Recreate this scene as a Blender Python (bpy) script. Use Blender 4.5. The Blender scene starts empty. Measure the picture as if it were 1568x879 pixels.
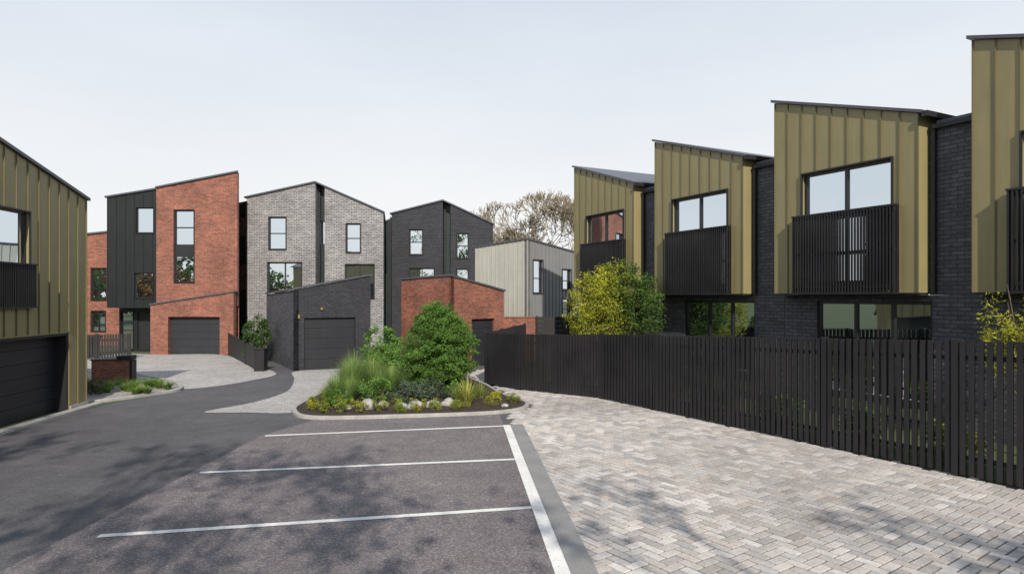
import bpy, math, random
from mathutils import Vector, Matrix, noise
random.seed(7)
scene = bpy.context.scene
rnd = random.random
def U(a,b): return a+(b-a)*random.random()

# ------------------------------------------------------------------ materials
def new_mat(name):
    m = bpy.data.materials.new(name); m.use_nodes = True
    nt = m.node_tree; nt.nodes.clear()
    out = nt.nodes.new('ShaderNodeOutputMaterial')
    return m, nt, out
def ramp(nt, fac, stops):
    r = nt.nodes.new('ShaderNodeValToRGB')
    el = r.color_ramp.elements
    while len(el)<len(stops): el.new(0.5)
    for e,(p,c) in zip(el,stops):
        e.position=p; e.color=(c[0],c[1],c[2],1)
    nt.links.new(fac, r.inputs[0]); return r.outputs[0]
def mixc(nt, fac, a, b, mode='MIX'):
    m = nt.nodes.new('ShaderNodeMix'); m.data_type='RGBA'; m.blend_type=mode
    for sock,v in ((m.inputs[0],fac),(m.inputs[6],a),(m.inputs[7],b)):
        if hasattr(v,'is_output'): nt.links.new(v,sock)
        elif isinstance(v,(int,float)): sock.default_value=v
        else: sock.default_value=(v[0],v[1],v[2],1)
    return m.outputs[2]
def coords(nt, kind='Object', scale=1.0):
    tc = nt.nodes.new('ShaderNodeTexCoord'); mp = nt.nodes.new('ShaderNodeMapping')
    nt.links.new(tc.outputs[kind], mp.inputs[0])
    mp.inputs['Scale'].default_value=(scale,)*3 if not isinstance(scale,tuple) else scale
    return mp.outputs[0]
def noise_tex(nt, vec, scale, detail=4, rough=0.6):
    n = nt.nodes.new('ShaderNodeTexNoise'); n.inputs['Scale'].default_value=scale
    n.inputs['Detail'].default_value=detail; n.inputs['Roughness'].default_value=rough
    nt.links.new(vec,n.inputs['Vector']); return n.outputs['Fac']
def bsdf(nt,out,col,rough=0.6,metal=0.0,bump=None,bstr=0.3,bdist=0.01,spec=0.5):
    b = nt.nodes.new('ShaderNodeBsdfPrincipled')
    if hasattr(col,'is_output'): nt.links.new(col,b.inputs['Base Color'])
    else: b.inputs['Base Color'].default_value=(*col,1)
    if hasattr(rough,'is_output'): nt.links.new(rough,b.inputs['Roughness'])
    else: b.inputs['Roughness'].default_value=rough
    b.inputs['Metallic'].default_value=metal
    b.inputs['Specular IOR Level'].default_value=spec
    if bump is not None:
        bp = nt.nodes.new('ShaderNodeBump'); bp.inputs['Strength'].default_value=bstr; bp.inputs['Distance'].default_value=bdist
        nt.links.new(bump,bp.inputs['Height']); nt.links.new(bp.outputs[0],b.inputs['Normal'])
    nt.links.new(b.outputs[0],out.inputs[0]); return b

def brick_mat(name,c1,c2,mortar,bw=0.29,rh=0.096,ms=0.011,var=0.25):
    m,nt,out = new_mat(name)
    uv = coords(nt,'UV')
    bt = nt.nodes.new('ShaderNodeTexBrick'); nt.links.new(uv,bt.inputs['Vector'])
    bt.inputs['Color1'].default_value=(*c1,1); bt.inputs['Color2'].default_value=(*c2,1); bt.inputs['Mortar'].default_value=(*mortar,1)
    bt.inputs['Scale'].default_value=1; bt.inputs['Brick Width'].default_value=bw; bt.inputs['Row Height'].default_value=rh
    bt.inputs['Mortar Size'].default_value=ms; bt.inputs['Mortar Smooth'].default_value=0.2; bt.inputs['Bias'].default_value=0.0
    n1 = noise_tex(nt,uv,0.7,5,0.65)
    sh = ramp(nt,n1,[(0.3,(1-var,)*3),(0.7,(1+var,)*3)])
    col = mixc(nt,1.0,bt.outputs['Color'],sh,'MULTIPLY')
    n2 = noise_tex(nt,uv,7,3,0.7)
    col = mixc(nt,1.0,col,ramp(nt,n2,[(0.3,(0.72,)*3),(0.7,(1.28,)*3)]),'MULTIPLY')
    inv = nt.nodes.new('ShaderNodeMath'); inv.operation='SUBTRACT'; inv.inputs[0].default_value=1; nt.links.new(bt.outputs['Fac'],inv.inputs[1])
    bsdf(nt,out,col,0.75,bump=inv.outputs[0],bstr=0.6,bdist=0.012)
    return m
def metal_mat(name,c,rough=0.5,var=0.12,metal=0.0,spec=0.4):
    m,nt,out = new_mat(name)
    uv = coords(nt,'Object')
    n1 = noise_tex(nt,uv,0.9,4,0.6)
    sh = ramp(nt,n1,[(0.3,tuple(x*(1-var) for x in c)),(0.7,tuple(x*(1+var) for x in c))])
    st = noise_tex(nt,coords(nt,'Object',(6,6,0.5)),1.0,3)
    sh = mixc(nt,1.0,sh,ramp(nt,st,[(0.3,(0.93,)*3),(0.7,(1.07,)*3)]),'MULTIPLY')
    n2 = noise_tex(nt,uv,3,3)
    bsdf(nt,out,sh,rough,metal,bump=n2,bstr=0.15,bdist=0.02,spec=spec)
    return m
M={}
M['brick_red']=brick_mat('brick_red',(0.29,0.092,0.054),(0.165,0.054,0.037),(0.20,0.14,0.11),ms=0.011,var=0.3)
M['brick_grey']=brick_mat('brick_grey',(0.32,0.312,0.317),(0.215,0.21,0.216),(0.085,0.083,0.085),ms=0.013,var=0.22)
M['brick_black']=brick_mat('brick_black',(0.020,0.022,0.030),(0.034,0.035,0.044),(0.014,0.014,0.017))
M['brick_dark']=brick_mat('brick_dark',(0.052,0.054,0.065),(0.090,0.091,0.104),(0.028,0.028,0.033))
M['gold']=metal_mat('olive_gold_cladding',(0.245,0.212,0.105),0.42,0.07)
M['gold_rib']=metal_mat('olive_gold_seam',(0.14,0.120,0.060),0.5,0.05)
M['char']=metal_mat('charcoal_steel',(0.018,0.018,0.021),0.45,0.15)
M['roof']=metal_mat('roof_steel',(0.075,0.08,0.095),0.4,0.1)
M['green_dark']=metal_mat('dark_green_cladding',(0.020,0.031,0.031),0.35,0.15)
M['black_clad']=metal_mat('black_cladding',(0.013,0.016,0.017),0.4,0.15)
M['frame']=metal_mat('window_frame_dark',(0.016,0.017,0.019),0.35,0.1)
M['door']=metal_mat('garage_door_charcoal',(0.026,0.027,0.033),0.45,0.1)
M['cream']=metal_mat('pale_grey_cladding',(0.40,0.40,0.36),0.45,0.06)
M['midgrey']=metal_mat('mid_grey_cladding',(0.20,0.205,0.21),0.45,0.06)
M['slat']=metal_mat('slat_charcoal',(0.017,0.016,0.0185),0.55,0.35)
M['lampmetal']=metal_mat('lamp_brass',(0.3,0.2,0.08),0.3,0.1)

def glass_mat(name,fac,tint):
    m,nt,out=new_mat(name)
    v=coords(nt,'Object'); n=noise_tex(nt,v,0.8,3)
    inner=ramp(nt,n,[(0.35,(0.008,0.010,0.012)),(0.65,(0.045,0.05,0.05))])
    d=nt.nodes.new('ShaderNodeBsdfDiffuse'); nt.links.new(inner,d.inputs[0])
    g=nt.nodes.new('ShaderNodeBsdfGlossy'); g.inputs['Color'].default_value=(*tint,1); g.inputs['Roughness'].default_value=0.01
    nz=noise_tex(nt,v,0.55,1); bp=nt.nodes.new('ShaderNodeBump'); bp.inputs['Strength'].default_value=0.10; bp.inputs['Distance'].default_value=0.05
    nt.links.new(nz,bp.inputs['Height']); nt.links.new(bp.outputs[0],g.inputs['Normal'])
    mx=nt.nodes.new('ShaderNodeMixShader'); mx.inputs[0].default_value=fac
    nt.links.new(d.outputs[0],mx.inputs[1]); nt.links.new(g.outputs[0],mx.inputs[2]); nt.links.new(mx.outputs[0],out.inputs[0])
    return m
M['glass']=glass_mat('window_glass',0.80,(0.84,0.93,1.0))
M['glass_low']=glass_mat('window_glass_low',0.65,(0.8,0.9,0.9))

def asphalt(name,c1,c2,sc,bs,stone,lo=0.8):
    m,nt,out=new_mat(name); v=coords(nt,'Object')
    big=noise_tex(nt,v,0.35,6,0.65)
    fine=noise_tex(nt,v,sc,3,0.7)
    vo=nt.nodes.new('ShaderNodeTexVoronoi'); vo.inputs['Scale'].default_value=sc*1.1; nt.links.new(v,vo.inputs['Vector'])
    base=ramp(nt,big,[(0.3,c1),(0.7,c2)])
    hs=nt.nodes.new('ShaderNodeSeparateColor'); nt.links.new(vo.outputs['Color'],hs.inputs[0])
    st=ramp(nt,hs.outputs[0],[(0.5,(lo,)*3),(0.95,(stone,)*3)])
    col=mixc(nt,1.0,base,st,'MULTIPLY')
    mid=noise_tex(nt,v,2.2,5,0.7)
    col=mixc(nt,1.0,col,ramp(nt,mid,[(0.3,(0.84,)*3),(0.7,(1.16,)*3)]),'MULTIPLY')
    f2=ramp(nt,fine,[(0.3,(0.78,)*3),(0.7,(1.22,)*3)])
    col=mixc(nt,1.0,col,f2,'MULTIPLY')
    bsdf(nt,out,col,0.8,bump=vo.outputs['Distance'],bstr=bs,bdist=0.012,spec=0.3)
    return m
M['road']=asphalt('asphalt_smooth',(0.082,0.081,0.088),(0.125,0.121,0.128),60,0.3,1.3)
M['bay']=asphalt('asphalt_coarse',(0.135,0.120,0.124),(0.195,0.174,0.175),48,0.5,1.6,0.82)

def simple(name,c1,c2,scale=3,rough=0.85,bs=0.3,fine=40,bd=0.01):
    m,nt,out=new_mat(name); v=coords(nt,'Object')
    a=noise_tex(nt,v,scale,6,0.65); b=noise_tex(nt,v,fine,3,0.7)
    col=ramp(nt,a,[(0.3,c1),(0.7,c2)])
    col=mixc(nt,1.0,col,ramp(nt,b,[(0.3,(0.8,)*3),(0.7,(1.2,)*3)]),'MULTIPLY')
    bsdf(nt,out,col,rough,bump=b,bstr=bs,bdist=bd); return m
M['concrete']=brick_mat('driveway_pavers',(0.44,0.42,0.40),(0.36,0.35,0.335),(0.20,0.195,0.19),bw=0.25,rh=0.125,ms=0.009,var=0.15)
M['kerb']=simple('kerb_concrete',(0.26,0.25,0.24),(0.40,0.39,0.37),3)
M['band']=simple('paving_band',(0.20,0.20,0.195),(0.27,0.265,0.26),2)
M['joint']=simple('paver_joint_sand',(0.045,0.042,0.04),(0.08,0.073,0.066),8)
M['mulch']=simple('bark_mulch',(0.025,0.016,0.012),(0.075,0.05,0.036),9,0.95,1.0,30,0.05)
M['ground']=simple('ground_soil_grass',(0.045,0.07,0.025),(0.09,0.10,0.05),0.6,0.95,0.6,20,0.03)
M['garden']=simple('garden_lawn',(0.035,0.055,0.018),(0.07,0.10,0.03),1.2,0.95,0.8,20,0.03)
M['gravel']=simple('gravel',(0.22,0.2,0.18),(0.42,0.4,0.36),12,0.95,1.0,45,0.03)
M['rock']=simple('rock',(0.20,0.195,0.19),(0.42,0.40,0.38),3,0.85,0.6,18,0.03)
M['bark']=simple('bark',(0.07,0.05,0.035),(0.14,0.10,0.07),4,0.9,0.6,25,0.02)
M['twig']=simple('winter_twig',(0.24,0.205,0.15),(0.34,0.29,0.21),2,0.9,0.2,10)
m,nt,out=new_mat('road_paint_white'); v=coords(nt,'Object'); a=noise_tex(nt,v,28,5,0.75); b=noise_tex(nt,v,1.3,3)
col=ramp(nt,a,[(0.33,(0.25,0.24,0.23)),(0.43,(0.78,0.77,0.74))]); col=mixc(nt,1,col,ramp(nt,b,[(0.3,(0.82,)*3),(0.7,(1.05,)*3)]),'MULTIPLY')
bsdf(nt,out,col,0.7,bump=a,bstr=0.3); M['paint']=m
def attr_mat(name,rough=0.8,transl=0.0,nscale=20,bs=0.3,spec=0.3):
    m,nt,out=new_mat(name)
    at=nt.nodes.new('ShaderNodeAttribute'); at.attribute_name='Col'
    v=coords(nt,'Object'); a=noise_tex(nt,v,nscale,4,0.7)
    col=mixc(nt,1.0,at.outputs['Color'],ramp(nt,a,[(0.3,(0.78,)*3),(0.7,(1.2,)*3)]),'MULTIPLY')
    b=bsdf(nt,out,col,rough,bump=a if bs else None,bstr=bs,spec=spec)
    if transl:
        t=nt.nodes.new('ShaderNodeBsdfTranslucent'); nt.links.new(col,t.inputs[0])
        mx=nt.nodes.new('ShaderNodeMixShader'); mx.inputs[0].default_value=transl
        nt.links.new(b.outputs[0],mx.inputs[1]); nt.links.new(t.outputs[0],mx.inputs[2]); nt.links.new(mx.outputs[0],out.inputs[0])
    return m
M['leaf']=attr_mat('foliage_leaves',0.6,0.4,3,0)
M['paver']=attr_mat('clay_paver',0.8,0,25,0.3)

# ------------------------------------------------------------------ geometry helpers
class Frame:
    def __init__(s,x,y,ux,uy):
        l=math.hypot(ux,uy); s.o=Vector((x,y,0)); s.u=Vector((ux/l,uy/l,0)); s.n=Vector((s.u.y,-s.u.x,0))
    def p(s,a,b,z): return s.o+s.u*a+s.n*b+Vector((0,0,z))
class Part:
    def __init__(s,name,mat): s.name=name; s.mat=mat; s.v=[]; s.f=[]
    def quad(s,pts):
        i=len(s.v); s.v+= [Vector(p) for p in pts]; s.f.append(tuple(range(i,i+len(pts))))
    def hexa(s,b,t):
        i=len(s.v); s.v+=[Vector(p) for p in b]+[Vector(p) for p in t]
        s.f+=[(i+3,i+2,i+1,i),(i+4,i+5,i+6,i+7)]
        for k in range(4):
            j=(k+1)%4; s.f.append((i+k,i+j,i+4+j,i+4+k))
    def box(s,F,a0,a1,b0,b1,z0,z1,z0b=None,z1b=None,back=0.0):
        if z1b is None: z1b=z1
        if z0b is None: z0b=z0
        P=F.p
        s.hexa([P(a0,b1,z0),P(a1,b1,z0b),P(a1-back,b0,z0b),P(a0,b0,z0)],[P(a0,b1,z1),P(a1,b1,z1b),P(a1-back,b0,z1b),P(a0,b0,z1)])
def flush(parts, name, loc):
    e=bpy.data.objects.new(name,None); e.location=loc; scene.collection.objects.link(e)
    e.empty_display_size=0.3
    for p in parts:
        if not p.v: continue
        mk(p.name,p.v,p.f,p.mat,loc,e)
    return e
def mk(name,V,Fc,mat,loc=Vector((0,0,0)),parent=None,cols=None,smooth=False):
    loc=Vector(loc)
    me=bpy.data.meshes.new(name); me.from_pydata([tuple(v-loc) for v in V],[],Fc); me.update()
    uvl=me.uv_layers.new(name='UVMap'); data=[0.0]*(2*len(me.loops))
    for poly in me.polygons:
        n=poly.normal
        if abs(n.z)>0.8: t=Vector((1,0,0)); w=Vector((0,1,0))
        else:
            t=Vector((-n.y,n.x,0)).normalized(); w=Vector((0,0,1))
        for li in poly.loop_indices:
            co=me.vertices[me.loops[li].vertex_index].co
            data[2*li]=co.dot(t); data[2*li+1]=co.dot(w)
    uvl.data.foreach_set('uv',data)
    if cols is not None:
        ca=me.color_attributes.new('Col','FLOAT_COLOR','POINT')
        flat=[]
        for c in cols: flat+= [c[0],c[1],c[2],1.0]
        ca.data.foreach_set('color',flat)
    if smooth: me.polygons.foreach_set('use_smooth',[True]*len(me.polygons))
    me.materials.append(M[mat] if isinstance(mat,str) else mat)
    ob=bpy.data.objects.new(name,me); scene.collection.objects.link(ob); ob.location=(0,0,0) if parent else loc
    if parent: ob.parent=parent
    return ob

def wall(part,F,b,a0,a1,z0,zt0,zt1,holes=(),th=0.2):
    As=sorted(set([a0,a1]+[h[0] for h in holes]+[h[1] for h in holes]))
    As=[a for a in As if a0<=a<=a1]
    Zs=sorted(set([z0]+[h[2] for h in holes]+[h[3] for h in holes])); Zs=[z for z in Zs if z>=z0]
    def top(a): return zt0+(zt1-zt0)*(a-a0)/(a1-a0)
    P=F.p
    for i in range(len(As)-1):
        l,r=As[i],As[i+1]; mid=(l+r)/2
        for j in range(len(Zs)):
            lo=Zs[j]; last=(j==len(Zs)-1)
            tl,tr=(top(l),top(r)) if last else (Zs[j+1],Zs[j+1])
            if not last:
                zm=(lo+Zs[j+1])/2
                if any(h[0]<mid<h[1] and h[2]<zm<h[3] for h in holes): continue
            part.quad([P(l,b,lo),P(r,b,lo),P(r,b,tr),P(l,b,tl)])
        part.quad([P(l,b,top(l)),P(r,b,top(r)),P(r,b-th,top(r)),P(l,b-th,top(l))])
        if not any(h[0]<mid<h[1] and h[2]<=z0+1e-4 for h in holes):
            part.quad([P(l,b-th,z0),P(r,b-th,z0),P(r,b,z0),P(l,b,z0)])
    part.quad([P(a0,b-th,z0),P(a0,b,z0),P(a0,b,zt0),P(a0,b-th,zt0)])
    part.quad([P(a1,b,z0),P(a1,b-th,z0),P(a1,b-th,zt1),P(a1,b,zt1)])
    for h in holes:
        h0,h1,y0,y1=h[:4]
        part.quad([P(h0,b,y0),P(h0,b-th,y0),P(h0,b-th,y1),P(h0,b,y1)])
        part.quad([P(h1,b-th,y0),P(h1,b,y0),P(h1,b,y1),P(h1,b-th,y1)])
        part.quad([P(h0,b-th,y1),P(h1,b-th,y1),P(h1,b,y1),P(h0,b,y1)])
        if y0>z0+1e-4: part.quad([P(h0,b,y0),P(h1,b,y0),P(h1,b-th,y0),P(h0,b-th,y0)])

def window(fr,gl,F,b,h,vs=(),hs=(),t=0.05,proud=0.02,dep=0.11,trim=True):
    h0,h1,z0,z1=h[:4]
    e=0.001
    gl.box(F,h0+e,h1-e,b-dep-0.03,b-dep,z0+e,z1-e)
    f0,f1=b-dep+0.002,b-dep+0.05
    fr.box(F,h0+e,h0+t,f0,f1,z0+e,z1-e); fr.box(F,h1-t,h1-e,f0,f1,z0+e,z1-e)
    fr.box(F,h0+t,h1-t,f0,f1,z0+e,z0+t); fr.box(F,h0+t,h1-t,f0,f1,z1-t,z1-e)
    for v in vs: 
        a=h0+(h1-h0)*v; fr.box(F,a-t*0.5,a+t*0.5,f0,f1+0.004,z0+t,z1-t)
    for q in hs:
        z=z0+(z1-z0)*q; fr.box(F,h0+t,h1-t,f0,f1-0.004,z-t*0.5,z+t*0.5)
    if trim:
        w=0.035
        fr.box(F,h0-w,h0,b+0.002,b+proud+0.02,z0-w,z1+w); fr.box(F,h1,h1+w,b+0.002,b+proud+0.02,z0-w,z1+w)
        fr.box(F,h0,h1,b+0.002,b+proud+0.02,z1,z1+w); fr.box(F,h0,h1,b+0.002,b+proud+0.03,z0-w,z0)
def ribs(part,F,b,a0,a1,z0,zt0,zt1,holes=(),pitch=0.44,w=0.022,pr=0.03):
    n=max(1,round((a1-a0)/pitch)); 
    for i in range(n+1):
        a=a0+(a1-a0)*i/n
        if i==0: a+=w/2
        if i==n: a-=w/2
        top=zt0+(zt1-zt0)*(a-a0)/(a1-a0)-0.01
        segs=[(z0,top)]
        for h in holes:
            if h[0]-0.06<a<h[1]+0.06:
                ns=[]
                for s0,s1 in segs:
                    if h[3]+0.04<s1 and h[2]-0.04>s0: ns+=[(s0,h[2]-0.04),(h[3]+0.04,s1)]
                    elif h[3]+0.04>=s1 and h[2]-0.04>s0: ns+=[(s0,min(s1,h[2]-0.04))]
                    elif h[2]-0.04<=s0: ns+=[(max(s0,h[3]+0.04),s1)]
                segs=ns
        for s0,s1 in segs:
            if s1-s0>0.05: part.box(F,a-w/2,a+w/2,b+0.0015,b+pr,s0,s1)
def garage_door(part,F,b,h,n=5):
    h0,h1,z0,z1=h[:4]; dz=(z1-z0)/n
    for i in range(n):
        part.box(F,h0,h1,b-0.04,b,z0+i*dz+0.006,z0+(i+1)*dz-0.006)
        for k in (1,2,3):
            zz=z0+i*dz+dz*k/4
            part.box(F,h0+0.02,h1-0.02,b+0.001,b+0.006,zz-0.02,zz+0.02)
    part.box(F,h0,h1,b-0.08,b-0.045,z0,z1)
def slats(part,F,b,a0,a1,z0,z1,pitch=0.085,w=0.035,d=0.05,rails=(0.12,0.88),z1b=None):
    n=int((a1-a0)/pitch)
    if z1b is None: z1b=z1
    for i in range(n+1):
        a=a0+(a1-a0)*i/n; t=z1+(z1b-z1)*i/n
        part.box(F,a-w/2,a+w/2,b,b+d,z0,t)
    for r in rails:
        part.box(F,a0-w/2,a1+w/2,b-0.045,b-0.003,z0+(z1-z0)*r-0.03,z0+(z1-z0)*r+0.03)

# ------------------------------------------------------------------ row of gold townhouses (right)
R0=(2.66,27.74); RU=(0.4607,-0.8876)
def gold_unit(a0, name, first=False):
    F=Frame(*R0,*RU)
    W=4.03; ZL,ZR=8.58,7.30; zb=3.2
    cl=Part('cladding','gold'); rb=Part('cladding_seams','gold_rib'); fr=Part('window_frames','frame'); gl=Part('window_glass','glass'); gl2=Part('patio_glass','glass_low')
    br=Part('brick_walls','brick_dark'); rf=Part('roof','roof'); bal=Part('balcony','slat'); gt=Part('gutter_downpipe','char'); cur=Part('soffit','char')
    h=(a0+0.93,a0+3.40,3.45,6.40)
    wall(cl,F,0,a0,a0+W,zb,ZL,ZR,[h],0.2)
    cl.box(F,a0,a0+W,-7,-0.2,zb,ZL,zb,ZR)
    cur.box(F,a0+0.03,a0+W-0.03,-0.42,-0.02,zb-0.05,zb-0.003)
    ribs(rb,F,0,a0,a0+W,zb,ZL,ZR,[h],0.44)
    window(fr,gl,F,0,h,vs=(0.5,),hs=(),t=0.07,proud=0.04)
    bz0,bz1=3.22,5.24; ba0,ba1=a0+0.76,a0+3.56
    slats(bal,F,0.16,ba0,ba1,bz0,bz1,0.082,0.034,0.045,rails=(0.04,0.5,0.965))
    for aa in (ba0-0.018,ba1+0.018):
        for k in range(2): bal.box(F,aa-0.02,aa+0.02,0.05+0.06*k,0.075+0.06*k,bz0,bz1)
    bal.box(F,ba0-0.04,ba1+0.04,0.045,0.215,bz1+0.002,bz1+0.045)
    bal.box(F,ba0-0.04,ba1+0.04,0.045,0.215,bz0-0.045,bz0-0.002)
    g=(a0+1.05,a0+4.1,0.12,3.0)
    wall(br,F,-0.4,a0-0.05 if first else a0,a0+5.17,0,3.149,3.149,[g],0.2)
    br.box(F,a0,a0+5.17,-7,-0.6,0,3.149)
    br.box(F,a0+W+0.002,a0+5.168,-6.9,-0.4,3.152,7.03)
    window(fr,gl2,F,-0.4,g,vs=(0.36,0.68),hs=(),t=0.08,trim=False)
    sl=(ZR-ZL)/W
    rf.box(F,a0-0.08,a0+W+0.10,-7.2,0.08,ZL+0.012-sl*0.08,ZL+0.085-sl*0.08,ZR+0.012+sl*0.10,ZR+0.085+sl*0.10)
    rf.box(F,a0+W+0.2,a0+5.1,-7,-0.32,7.04,7.12)
    gt.box(F,a0+W+0.12,a0+W+0.25,-6.9,0.12,ZR-0.12,ZR+0.0)
    gt.box(F,a0+W+0.12,a0+5.1,-0.38,-0.26,6.94,7.04)
    gt.box(F,a0+W+0.1,a0+W+0.18,-0.37,-0.29,3.2,6.93)
    flush([cl,rb,fr,gl,gl2,br,rf,bal,gt,cur],name,F.p(a0,0,0))
for i,a in enumerate((0,5.22,10.40,15.55,20.75)):
    gold_unit(a,'olive_townhouse',first=(i==0))

# ------------------------------------------------------------------ left gold house
F=Frame(-11.24,8,-0.0857,0.9963)
cl=Part('cladding','gold'); rb=Part('cladding_seams','gold_rib'); fr=Part('window_frames','frame'); gl=Part('window_glass','glass'); rf=Part('roof','roof'); bal=Part('balcony','slat'); gd=Part('garage_door','door'); fo=Part('footing','kerb'); rv=Part('garage_reveal','char')
gh=(3.4,9.86,0.0,2.13); wh=(4.6,8.17,3.2,5.19)
zp,zf,zn=7.62,5.86,6.5
wall(cl,F,0,3.0,10.68,0.0,zp,zf,[gh,wh],0.5)
wall(cl,F,0,-2,2.999,0.0,zn,zp,[(-0.5,2,3.2,5.0)],0.5)
window(fr,gl,F,0,(-0.5,2,3.2,5.0),vs=(0.5,))
cl.box(F,3.0,10.68,-8,-0.5,0,zp,0,zf,back=1.5); cl.box(F,-2,2.999,-8,-0.5,0,zn,0,zp)
ribs(rb,F,0,3.0,10.68,0,zp,zf,[gh,wh],0.43)
ribs(rb,F,0,-2,2.99,0,zn,zp,[(-0.5,2,3.2,5.0)],0.43)
window(fr,gl,F,0,wh,vs=(0.33,0.66))
slats(bal,F,0.08,4.3,8.25,2.87,3.88,0.075,0.034,0.045,rails=(0.03,0.96))
bal.box(F,4.25,8.3,0.05,0.14,3.882,3.92); bal.box(F,4.25,8.3,0.05,0.14,2.83,2.868)
garage_door(gd,F,-0.36,gh,6)
rv.box(F,9.78,9.858,-0.5,-0.02,0,2.128); rv.box(F,3.42,9.77,-0.5,-0.02,2.06,2.127)
s=(zf-zp)/7.68
rf.box(F,2.999,10.76,-8.2,0.08,zp+0.012,zp+0.09,zf+0.012+s*0.08,zf+0.09+s*0.08,back=1.5); rf.box(F,-2.2,2.998,-8.2,0.08,zn-0.03,zn+0.05,zp+0.012,zp+0.09)
fo.box(F,9.88,10.74,-0.1,0.04,0.0,0.13)
flush([cl,rb,fr,gl,rf,bal,gd,fo,rv],'olive_townhouse',F.p(3,0,0))

# ------------------------------------------------------------------ house 1 red brick
def roofcap(part,F,a0,a1,b0,b1,z0,z1,t=0.12,back=0.0):
    part.box(F,a0,a1,b0,b1,z0+0.01,z0+t,z1+0.01,z1+t,back=back)
F=Frame(-19.5,35.8,1,0)
bk=Part('brick_walls','brick_red'); mt=Part('black_cladding','black_clad'); rb=Part('seams','char'); fr=Part('window_frames','frame'); gl=Part('window_glass','glass'); g2=Part('entry_glass','glass_low'); rf=Part('roof','roof'); gd=Part('garage_door','door'); dr=Part('entry_door','char')
h=(1.0,2.07,3.9,7.86)
wall(bk,F,0,0,4.45,2.6,9.05,9.93,[h],0.2); bk.box(F,0,4.45,-5,-0.2,0,9.05,0,9.93,back=2.15)
window(fr,gl,F,0,h,vs=(),hs=(0.33,0.52,0.76),t=0.06)
dr.box(F,1.04,2.03,-0.09,-0.05,5.3,5.95)
gh=(0.93,3.72,0.0,2.04)
wall(bk,F,0.55,-0.02,4.47,0,2.66,3.36,[gh],0.35); bk.box(F,0.0,0.9,0.0,0.2,0,2.65,0,2.7)
garage_door(gd,F,0.28,gh,5)
roofcap(rf,F,-0.06,4.52,0.02,0.62,2.66,3.36,0.08)
roofcap(rf,F,-0.02,4.53,-5.1,0.1,9.05,9.93,0.10,back=2.15)
hs=[(-1.40,-0.43,6.66,8.07),(-1.48,-0.45,3.06,4.44)]
wall(mt,F,-0.5,-3.0,-0.002,2.5,8.6,9.1,hs,0.2); mt.box(F,-3.0,-0.002,-5,-0.7,2.5,8.6,2.5,9.1)
ribs(rb,F,-0.5,-3.0,-0.01,2.5,8.6,9.1,hs,0.5)
for q in hs: window(fr,gl,F,-0.5,q)
roofcap(rf,F,-3.1,-0.03,-5.1,-0.4,8.6,9.1,0.10)
eh=[(-2.9,-2.2,0.1,2.3),(-1.95,-0.9,0.1,2.25)]
wall(mt,F,-1.6,-3.0,-0.002,0,2.499,2.499,eh,0.2); mt.box(F,-3,-0.002,-5,-1.8,0,2.499)
window(fr,g2,F,-1.6,eh[0],hs=(0.5,)); dr.box(F,-1.94,-0.91,-1.75,-1.68,0.1,2.24)
flush([bk,mt,rb,fr,gl,g2,rf,gd,dr],'brick_townhouse',F.p(0,0,0))

F=Frame(-32,42,1,0)
bk=Part('brick_walls','brick_red'); fr=Part('window_frames','frame'); gl=Part('window_glass','glass'); rf=Part('roof','roof')
hs=[(4.95,5.9,2.9,4.95),(4.95,5.85,0.9,2.2),(2.0,3.0,2.9,4.95)]
wall(bk,F,0,0,8,0,6.6,7.45,hs,0.2); bk.box(F,0,8,-8,-0.2,0,6.6,0,7.45)
for q in hs: window(fr,gl,F,0,q,vs=(0.5,),hs=(0.35,))
roofcap(rf,F,-0.1,8.1,-8,0.1,6.6,7.45)
flush([bk,fr,gl,rf],'brick_townhouse',F.p(0,0,0))

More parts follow.
